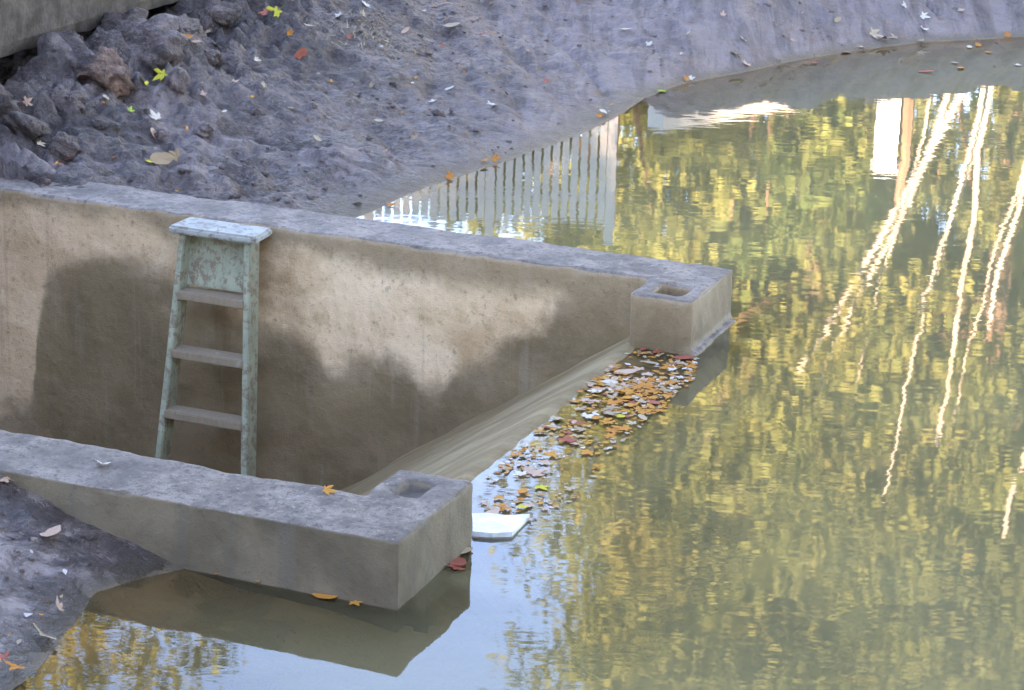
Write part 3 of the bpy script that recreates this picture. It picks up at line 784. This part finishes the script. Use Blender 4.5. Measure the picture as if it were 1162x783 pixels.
# ---------------------------------------------------------------- fallen leaves
def leaf_mesh(kind, seed):
    r = random.Random(seed)
    pts = []
    if kind == 0:      # five lobed
        for k, (ang_, rad) in enumerate([(-80, .12), (-50, .42), (-28, .62), (-8, .38), (12, .80), (32, .95), (50, .5), (72, .85), (90, 1.1), (108, .85), (130, .5), (148, .95), (168, .80), (188, .38), (208, .62), (230, .42), (260, .12)]):
            a = math.radians(ang_ + r.uniform(-4, 4)); q = rad * r.uniform(.85, 1.1)
            pts.append((q * math.cos(a), q * math.sin(a)))
    else:              # oval with a point
        for k in range(12):
            a = 2 * math.pi * k / 12
            q = 1.0 + (.25 if k == 3 else 0)
            pts.append((.55 * math.cos(a) * q * r.uniform(.9, 1.1), math.sin(a) * q))
    cx, cy = r.uniform(.1, .45), r.uniform(-.1, .35)
    cup = lambda x, y: cx * x * x + cy * y * y + r.uniform(-.05, .05)
    bm = bmesh.new()
    c = bm.verts.new((0, 0, 0))
    ring = [bm.verts.new((x, y, cup(x, y))) for x, y in pts]
    for k in range(len(ring)):
        if kind == 0 and k == len(ring) - 1: continue
        bm.faces.new((c, ring[k], ring[(k + 1) % len(ring)]))
    # stalk
    s0 = bm.verts.new((.03, -.1, .02)); s1 = bm.verts.new((-.03, -.1, .02)); s2 = bm.verts.new((r.uniform(-.2, .2), -.95, .12))
    bm.faces.new((s0, s1, s2))
    me = bpy.data.meshes.new('leaf'); bm.normal_update(); bm.to_mesh(me); bm.free()
    return me

LC = {'Y': ((.50, .40, .04), (.62, .50, .06)), 'C': ((.56, .44, .33), (.64, .55, .45)), 'O': ((.50, .15, .03), (.62, .26, .05)),
      'P': ((.50, .28, .18), (.58, .37, .26)), 'T': ((.36, .23, .13), (.50, .36, .23)), 'R': ((.34, .07, .045), (.45, .13, .08)), 'G': ((.30, .38, .05), (.38, .45, .08))}
LN = {'Y': 'yellow', 'C': 'pale cream', 'O': 'orange', 'P': 'pinkish', 'T': 'tan', 'R': 'red', 'G': 'lime green'}
LM = {}
for k, (a, b) in LC.items():
    m = mat_leaf('leaf_' + LN[k].replace(' ', '_'), a, b)
    for v in range(4):
        me = leaf_mesh(0 if v < 3 else 1, hash(v) + 10 * v + 3); me.materials.append(m); LM[k, v] = me
lr = random.Random(21)

def put_leaf(x, y, z, k, s, label, group, flat=False, nrm=None):
    o = bpy.data.objects.new('fallen_leaf', LM[k, lr.randrange(4)])
    COL.objects.link(o)
    tilt = .12 if flat else .55
    q = Vector((0, 0, 1)) if nrm is None else nrm
    rot = q.to_track_quat('Z', 'Y').to_matrix() @ Matrix.Rotation(lr.uniform(0, 6.28), 3, 'Z') @ Matrix.Rotation(lr.uniform(-tilt, tilt), 3, 'X') @ Matrix.Rotation(lr.uniform(-tilt, tilt), 3, 'Y')
    o.rotation_euler = rot.to_euler()
    o.location = (x, y, z)
    o.scale = (s, s, s * (.15 if flat else 1))
    return tag(o, label, 'leaf', group)

lx = np.array([l[0] for l in LEAVES]); ly = np.array([l[1] for l in LEAVES])
lz = terrain(lx, ly); e = .03
lgx = (terrain(lx + e, ly) - terrain(lx - e, ly)) / (2 * e); lgy = (terrain(lx, ly + e) - terrain(lx, ly - e)) / (2 * e)
for (x, y, k, s), z, ax_, ay_ in zip(LEAVES, lz, lgx, lgy):
    on_water = z < 0
    near = y < 8
    c = LN[k]
    if on_water:
        lab, grp = (f'{c} leaf floating along the foot of the near concrete wall', f'{c} leaves by the near wall') if near else (f'{c} leaf floating in the shallows along the far mud bank', f'{c} leaves along the far bank')
        put_leaf(x, y, .006, k, .036 * s, lab, grp, True)
    else:
        if near: lab, grp = f'{c} fallen leaf on the mud beside the near concrete wall', f'{c} leaves on the near mud'
        elif x < -1.0: lab, grp = f'{c} fallen leaf on the mud flat between the stained wall and the slab', f'{c} leaves on the mud flat'
        else: lab, grp = f'{c} fallen leaf on the sloping far mud bank', f'{c} leaves on the far bank'
        n = Vector((-ax_, -ay_, 1)).normalized()
        put_leaf(x, y, z + .012, k, .036 * s, lab, grp, False, n)
put_leaf(*W(1.02, .14, HT + .014), 'C', .035, 'pale cream leaf lying on top of the near concrete wall', None)
put_leaf(*W(.34, .24, HT + .014), 'O', .03, 'orange leaf lying on top of the near wall beside its pier', None)

# drift of leaves floating against the crest
DRIFT = [(0.397, 8.694), (0.52, 8.78), (0.677, 8.658), (0.656, 8.432), (0.502, 8.036), (0.355, 7.673), (0.217, 7.222), (0.093, 7.028), (-0.072, 6.972), (-0.085, 7.352), (0.065, 7.733), (0.185, 8.054)]
def in_poly(x, y, P):
    c = False
    for k in range(len(P)):
        (ax, ay), (bx, by) = P[k], P[(k + 1) % len(P)]
        if (ay > y) != (by > y) and x < (bx - ax) * (y - ay) / (by - ay) + ax: c = not c
    return c
cnt = 0
spots = []
tries = 0
while cnt < 182 and tries < 60000:
    tries += 1
    x = lr.uniform(-.12, .7); y = lr.uniform(6.9, 8.8)
    if not in_poly(x, y, DRIFT): continue
    a, b = uv_of(x, y)
    if a > .22: continue
    t_ = (y - 6.95) / 1.8                       # 0 near, 1 far
    dens = .30 + 1.0 * t_ * t_ - .25 * (a > .08) * (t_ < .6)
    dens *= .12 + 2.2 * max(0, float(fbm(np.array(x * 4), np.array(y * 4), 3, 91)) + .12)
    if lr.random() > dens: continue
    s = lr.choice((lr.uniform(.010, .022), lr.uniform(.016, .030), lr.uniform(.024, .042))) * (1.0 + .35 * t_) * (.75 if a > .08 else 1)
    if any((x - p[0]) ** 2 + (y - p[1]) ** 2 < (.48 * (s + p[2])) ** 2 for p in spots): continue
    spots.append((x, y, s)); cnt += 1
    q = lr.random()
    outer = a < .05
    if t_ > .55 and outer: k = 'O' if q < .58 else 'R' if q < .76 else 'T' if q < .92 else 'C' if q < .97 else 'Y'
    elif outer: k = 'O' if q < .50 else 'C' if q < .60 else 'Y' if q < .66 else 'P' if q < .80 else 'T'
    else: k = 'P' if q < .34 else 'C' if q < .42 else 'T' if q < .70 else 'O' if q < .9 else 'R'
    put_leaf(x, y, .004 + lr.uniform(0, .004), k, s, f'{LN[k]} leaf in the drift floating against the spillway crest', f'{LN[k]} leaves in the drift at the crest', True)

# soaked crumbs of leaf between them, too small to tell apart
def mat_litter():
    t = NT('leaf_litter')
    r = t.add('NewGeometry').outputs['Random Per Island']
    col = t.mix(t.ramp(r, .0, .45), (.30, .10, .025), (.60, .24, .05))
    col = t.mix(t.ramp(r, .5, .8), col, (.42, .30, .19))
    col = t.mix(t.ramp(r, .88, .93), col, (.62, .50, .42))
    t.pbsdf(col, .8, Specular_IOR_Level=.1)
    return t.m
V = []; Fc = []
g2 = np.random.default_rng(12)
while len(Fc) < 700:
    x = g2.uniform(-.12, .7); y = g2.uniform(6.9, 8.8)
    if not in_poly(x, y, DRIFT): continue
    a, b = uv_of(x, y)
    t_ = (y - 6.95) / 1.8
    if a > .225: continue
    cl_ = float(fbm(np.array(x * 6), np.array(y * 6), 3, 95)) + .16
    if g2.random() > (.18 + 1.1 * t_ * t_) * (.1 + 2.2 * max(0, cl_)): continue
    s = g2.uniform(.006, .017); q = g2.uniform(0, 6.28); ca, sa = math.cos(q), math.sin(q)
    z = .002 + g2.uniform(0, .003); k = len(V)
    for ex, ey in ((-1, -.2), (.1, -.65), (1, .1), (.0, .6)): V.append((x + s * (ex * ca - ey * sa), y + s * (ex * sa + ey * ca), z + g2.uniform(0, .002)))
    Fc.append((k, k + 1, k + 2, k + 3))
tag(link('leaf_litter', mesh_np('leaf_litter', V, Fc), mat_litter()), 'soaked crumbs of orange and brown leaf floating at the spillway crest', 'leaf litter', kind='stuff')

# scraps of leaf trodden into the mud, too small to tell apart
V = []; Fc = []
while len(Fc) < 330:
    x = g2.uniform(-2.7, 3.2); y = g2.uniform(9.8, 16.2)
    if g2.random() < .1: x = g2.uniform(-1.7, -1.2); y = g2.uniform(5.7, 6.8)
    if float(pond_dist(np.array([x]), np.array([y]))[0]) < .05: continue
    a, b = uv_of(x, y)
    if -.05 < b < VE + .03: continue
    if g2.random() > .15 + 1.6 * max(0, float(fbm(np.array(x * 1.3), np.array(y * 1.3), 3, 97)) + .1): continue
    s = g2.uniform(.005, .017); q = g2.uniform(0, 6.28); ca, sa = math.cos(q), math.sin(q)
    z = float(terrain(np.array([x]), np.array([y]))[0]) + .006; k = len(V)
    for ex, ey in ((-1, -.2), (.1, -.6), (1, .1), (.0, .55)): V.append((x + s * (ex * ca - ey * sa), y + s * (ex * sa + ey * ca), z + g2.uniform(0, .012)))
    Fc.append((k, k + 1, k + 2, k + 3))
tag(link('leaf_scraps', mesh_np('leaf_scraps', V, Fc), bpy.data.materials['leaf_litter']), 'tiny scraps of brown and pale leaf trodden into the mud banks', 'leaf litter', kind='stuff')

# floating white sheet of foam beside the near pier
bm = bmesh.new()
fo = [(-.128, 7.030), (-.118, 6.95), (-.10, 6.880), (-.04, 6.876), (.016, 6.886), (.038, 6.95), (.070, 7.036), (.0, 7.028), (-.06, 7.035)]
lo_ = [bm.verts.new((x, y, -.006)) for x, y in fo]; hi_ = [bm.verts.new((x + lr.uniform(-.003, .003), y + lr.uniform(-.003, .003), .012 + lr.uniform(-.003, .004))) for x, y in fo]
mid_ = bm.verts.new((-.03, 6.955, .016)); bm.faces.new(lo_[::-1])
for k in range(len(fo)):
    q = (k + 1) % len(fo)
    bm.faces.new((lo_[k], lo_[q], hi_[q], hi_[k])); bm.faces.new((hi_[k], hi_[q], mid_))
bmesh.ops.recalc_face_normals(bm, faces=bm.faces)
tag(bm_obj('foam_board', bm, M_FOAM), 'white foam board floating in the pond behind the near pier', 'board')

# dry straw tuft on the mud
def blades(name, cx, cy, n, spread, length, mat, seed):
    r = random.Random(seed); V = []; Fc = []
    for i in range(n):
        x = cx + r.gauss(0, spread); y = cy + r.gauss(0, spread)
        z = float(terrain(np.array([x]), np.array([y]))[0])
        a = r.uniform(0, 6.28); L = length * r.uniform(.5, 1.2); w_ = .0018
        dx, dy = math.cos(a), math.sin(a); hgt = L * r.uniform(.05, .45)
        k = len(V)
        for t_, zz in ((0, 0), (.5, hgt), (1, hgt * .7)):
            V += [(x + dx * L * t_ - dy * w_, y + dy * L * t_ + dx * w_, z + zz + .004), (x + dx * L * t_ + dy * w_, y + dy * L * t_ - dx * w_, z + zz + .004)]
        Fc += [(k, k + 1, k + 3, k + 2), (k + 2, k + 3, k + 5, k + 4)]
    return link(name, mesh_np(name, V, Fc), mat)
tag(blades('dry_grass', -.86, 13.1, 130, .13, .09, M_STRAW, 3), 'dry straw coloured grass trampled into the mud bank', 'grass', kind='stuff')

# ---------------------------------------------------------------- beyond the bank: fence, post, low wall
def gz(x, y): return float(terrain(np.array([float(x)]), np.array([float(y)]), False)[0])

fence = empty('picket_fence', (0, 19, gz(0, 19)))
tag(fence, 'white picket fence standing on the bank, mirrored in the pond', 'fence')
def fpart(name, x0, x1, y0, y1, z0, z1, mat=M_FENCE):
    bm = bmesh.new(); box(bm, x0, x1, y0, y1, z0, z1)
    L = fence.location
    for v in bm.verts: v.co -= L
    return bm_obj(name, bm, mat, fence)
FX = [.74 - .95 * i for i in range(5)]
for x in FX: fpart('post', x - .036, x + .036, 18.96, 19.06, gz(x, 19) - .3, 2.40)
for z in (1.15, 2.0): fpart('rail', FX[-1], FX[0], 19.0, 19.03, z, z + .07)
pk = None
x = FX[-1] + .075
while x < FX[0] - .06:
    if min(abs(x - q) for q in FX) > .06:
        bm = bmesh.new()
        w_ = .027; zb, zt = gz(x, 19) + .03, 2.24
        hexa(bm, [(x - w_, 18.975, zb), (x + w_, 18.975, zb), (x + w_, 18.997, zb), (x - w_, 18.997, zb), (x - w_, 18.975, zt), (x + w_, 18.975, zt), (x + w_, 18.997, zt), (x - w_, 18.997, zt)])
        for v in bm.verts: v.co -= fence.location
        bm_obj('picket', bm, M_FENCE, fence)
    x += .0731

gp = empty('gate_post', (3.03, 20, gz(3.03, 20)))
tag(gp, 'thick white post standing on the far bank beside a brown trunk', 'post')
for nm, (hw_, z0, z1) in {'shaft': (.085, -.3, 1.94 - gz(3.03, 20)), 'cap': (.1, 1.942 - gz(3.03, 20), 1.975 - gz(3.03, 20))}.items():
    bm = bmesh.new(); box(bm, -hw_, hw_, -hw_, hw_, z0, z1); bm_obj(nm, bm, M_WHITE, gp)
bm = bmesh.new()
tube(bm, [(3.2, 20.05, gz(3.2, 20) - .2), (3.19, 20.05, 1.4), (3.21, 20.08, 1.9), (3.17, 20.05, 2.25)], [.07, .06, .05, .03], 8)
tag(bm_obj('tree_stump', bm, M_DBARK), 'slender brown bare stump standing beside the white post', 'stump')
bm = bmesh.new()
A3, B3 = np.array([1.15, 20.45]), np.array([2.75, 22.0])
dd = (B3 - A3) / np.hypot(*(B3 - A3)); nn = np.array([dd[1], -dd[0]]) * .09
cs = [A3 + nn, B3 + nn, B3 - nn, A3 - nn]
hexa(bm, [(c[0], c[1], .4) for c in cs] + [(c[0], c[1], 1.80) for c in cs])
bmesh.ops.recalc_face_normals(bm, faces=bm.faces)
tag(bm_obj('garden_wall', bm, M_FENCE), 'low white painted garden wall behind the far bank', 'wall')

# ---------------------------------------------------------------- trees mirrored in the pond, and unseen ones added for shade
def crown_mesh(seed, R, Hc, n, size, zc):
    """leaf clumps spread over many twig clusters inside an uneven crown"""
    g = np.random.default_rng(seed)
    k = min(max(18, n // 90), 190)
    d = g.normal(size=(k, 3)); d /= np.linalg.norm(d, axis=1)[:, None]
    rad = g.uniform(.35, 1.0, k) ** .6
    cl = d * rad[:, None] * np.array([R, R, Hc]) * g.uniform(.75, 1.15, k)[:, None] + np.array([0, 0, zc])
    cr = g.uniform(.25, .6, k) * R * .42
    which = g.integers(0, k, n)
    c = cl[which] + g.normal(size=(n, 3)) * (cr[which] * .6)[:, None]
    nrm_ = g.normal(size=(n, 3)); nrm_[:, 2] = np.abs(nrm_[:, 2]) + .3; nrm_ /= np.linalg.norm(nrm_, axis=1)[:, None]
    t1 = np.cross(nrm_, g.normal(size=(n, 3))); t1 /= np.linalg.norm(t1, axis=1)[:, None]
    t2 = np.cross(nrm_, t1)
    s = size * g.uniform(.6, 1.3, n)[:, None]
    V = np.stack([c - t1 * s, c - t2 * s * .6, c + t1 * s, c + t2 * s * .6], 1).reshape(-1, 3)
    return mesh_np('crown', V, np.arange(4 * n).reshape(-1, 4))

def trunk_mesh(seed, H, R, zc, Hc, rad, lean=(0, 0), limbs=9):
    r = random.Random(seed); bm = bmesh.new()
    top = Vector((lean[0], lean[1], H * .86))
    pts = [Vector((0, 0, -.5))] + [top * (i / 6) + Vector((r.uniform(-.12, .12), r.uniform(-.12, .12), 0)) for i in range(1, 7)]
    tube(bm, pts, [rad * 1.25] + [rad * (1 - .14 * i) for i in range(1, 7)], 8)
    for i in range(limbs):
        f_ = r.uniform(.3, .9); p0 = top * f_
        a = r.uniform(0, 6.28); L = R * r.uniform(.5, .95) * (1.15 - f_ * .5)
        p2 = p0 + Vector((math.cos(a) * L, math.sin(a) * L, L * r.uniform(.3, .9)))
        pm = p0.lerp(p2, .5) + Vector((0, 0, -.1 * L))
        tube(bm, [p0, pm, p2], [rad * .45 * (1.1 - f_ * .5), rad * .3, rad * .1], 5)
    me = bpy.data.meshes.new('trunk'); bm.normal_update(); bm.to_mesh(me); bm.free()
    me.polygons.foreach_set('use_smooth', np.ones(len(me.polygons), bool))
    return me

KIND = []
for i, (H, R, Hc, n, size, pale) in enumerate([(13, 3.0, 5.2, 36000, .088, False), (12, 2.7, 4.6, 32000, .085, True), (14, 3.3, 5.6, 38000, .092, False)]):
    zc = H - Hc * .95
    KIND.append((trunk_mesh(40 + i, H, R, zc, Hc, .2, limbs=11), crown_mesh(60 + i, R, Hc, n, size, zc), M_BARK if pale else M_DBARK, FOL[i]))
for tm, cm, a, b in KIND:
    tm.materials.append(a); cm.materials.append(b)
def put_tree(x, y, k, s, rz, label, group, sz=None):
    t = empty('broadleaf_tree', (x, y, gz(x, y)), rz); t.scale = (s, s, sz or s)
    tag(t, label, 'tree', group)
    tm, cm, _, _ = KIND[k]
    o = bpy.data.objects.new('trunk', tm); COL.objects.link(o); o.parent = t
    o = bpy.data.objects.new('crown', cm); COL.objects.link(o); o.parent = t
    return t
tl = ['yellow green broadleaf tree in the row beyond the pond', 'green broadleaf tree with pale bark in the row beyond the pond', 'olive green broadleaf tree in the row beyond the pond']
for i, (x, y, k, s) in enumerate(TREES):
    c = ('yellow green', 'pale barked green', 'olive green')[k]
    if y > 20: put_tree(x, y, k, s, i * 1.7, tl[k], 'trees beyond the pond, ' + c)
    elif x > 0: put_tree(x, y, k, s, i * 1.7, f'{c} unseen tree added on the open side of the pond to block sky light', f'{c} unseen trees added to block sky light')
    else: put_tree(x, y, k, s, i * 1.7, f'{c} unseen tree added on the dam for shade', f'{c} unseen trees added for shade on the dam')
lone = empty('broadleaf_tree', (-5.6, 25.5, gz(-5.6, 25.5)))
tag(lone, 'thin yellowing tree standing alone past the end of the picket fence', 'tree')
link('trunk', trunk_mesh(49, 11.5, 2.6, 7, 4, .15, (.3, .2), 14), M_DBARK, lone, True)
link('crown', crown_mesh(69, 2.7, 3.8, 8000, .075, 7.6), FOL[0], lone)

# low bushes behind the fence and under the trees
def bush(x, y, R, H, k, n, label, group):
    b = empty('bush', (x, y, gz(x, y)))
    tag(b, label, 'bush', group)
    cm = crown_mesh(int(100 + x * 7 + y), R, H * .55, n, .09, H * .5)
    cm.materials.append(FOL[k]); o = link('foliage', cm, None, b)
    bm = bmesh.new(); 
    for q in range(3): tube(bm, [(0, 0, -.2), (.2 * (q - 1), .1 * q, H * .4), (.4 * (q - 1), .2 * q - .2, H * .75)], [.04, .03, .012], 5)
    bm_obj('stem', bm, M_DBARK, b)
for x, y, R, H, k in BUSHES:
    bush(x, y, R, H, k, 2600, 'leafy bush in the hedge behind the fence' if x < 1.2 else 'leafy bush growing under the trees beyond the bank', 'hedge bushes' if x < 1.2 else 'bushes under the trees')

# clump of pale stems leaning over the bank
clump = empty('multi_stemmed_tree', (4.2, 22, gz(4.2, 22)))
tag(clump, 'clump of pale leaning stems on the far bank mirrored in the pond', 'tree')
STEMS = [([(4.14, 22, .9), (4.04, 22, 1.64), (3.35, 22, 3.09), (2.68, 22, 4.4)], .052), ([(4.26, 22.1, .9), (4.24, 22.1, 1.63), (4.16, 22.1, 3.57), (4.04, 22.1, 5.1)], .05),
         ([(4.2, 21.9, .9), (4.14, 21.9, 1.92), (3.95, 21.9, 2.99), (3.73, 21.9, 3.76)], .035), ([(4.6, 22, .9), (4.62, 22, 2.31), (4.41, 22, 3.92)], .045),
         ([(4.95, 22, .9), (4.95, 22, 3), (4.89, 22, 4.84), (4.73, 22, 6.0)], .055), ([(4.05, 22.05, 1.2), (3.6, 22.1, 2.8), (3.2, 22.1, 3.6), (2.9, 22.2, 4.6)], .04),
         ([(5.5, 22.3, .9), (5.3, 22.3, 3.2), (5.0, 22.3, 5.2)], .06)]
for i in range(4):                                     # slender shoots fanning out of the clump
    bx_ = 3.6 + .5 * i; ln = lr.uniform(.35, .95)
    STEMS.append(([(bx_ + .25, 22.3, .9), (bx_ + .2 - .1 * ln, 22.3, 2.2), (bx_ - .35 * ln, 22.3, 2.2 + 2.4 * ln), (bx_ - .55 * ln, 22.3, 2.2 + 4.0 * ln)], lr.uniform(.022, .036)))
for pts, r in STEMS:
    bm = bmesh.new()
    sp = []
    for i in range(len(pts) - 1):
        for q in range(3):
            p = Vector(pts[i]).lerp(Vector(pts[i + 1]), q / 3); sp.append(p + Vector((lr.uniform(-.03, .03), lr.uniform(-.03, .03), 0)))
    sp.append(Vector(pts[-1]))
    tube(bm, [p - clump.location for p in sp], [r * .9 * (1 - .62 * i / len(sp)) for i in range(len(sp))], 7)
    bm_obj('stem', bm, M_BARK, clump, True)
cm = crown_mesh(333, 1.7, 2.3, 3200, .07, 0); cm.materials.append(FOL[0])
o = link('foliage', cm, None, clump); o.location = (-.5, -.1, 4.0)

# ---------------------------------------------------------------- unseen building added behind the viewer to shade the pond
shade_mill = empty('shade_building', (-3, -9, 1.0))
tag(shade_mill, 'unseen rendered building with a slate roof, added to shade the pond', 'building')
MX0, MX1, MY0, MY1, MZ = -16.0, 16.0, -5.0, 4.0, 8.0
bm = bmesh.new(); box(bm, MX0, MX1, MY0, MY1, -2, MZ); bm_obj('wall', bm, M_BRICK, shade_mill)
bm = bmesh.new()
ym = (MY0 + MY1) / 2
pr = [(MY0 - .4, MZ + .003), (MY1 + .4, MZ + .003), (ym, MZ + 3.0)]
va = [bm.verts.new((MX0 - .3, y, z)) for y, z in pr]; vb_ = [bm.verts.new((MX1 + .3, y, z)) for y, z in pr]
bm.faces.new(va[::-1]); bm.faces.new(vb_)
for k in range(3): bm.faces.new((va[k], va[(k + 1) % 3], vb_[(k + 1) % 3], vb_[k]))
bmesh.ops.recalc_face_normals(bm, faces=bm.faces)
bm_obj('roof', bm, M_ROOF, shade_mill)
for fl in range(2):
    for i in range(10):
        x = -13.5 + 3 * i; z = 1.6 + 2.9 * fl
        bm = bmesh.new(); box(bm, x - .55, x + .55, MY1 - .02, MY1 + .05, z, z + 1.5); wdw = bm_obj('window', bm, M_WHITE, shade_mill)
        bm = bmesh.new(); box(bm, x - .45, x + .45, MY1 + .051, MY1 + .06, z + .1, z + 1.4); bm_obj('pane', bm, M_PANE, wdw)
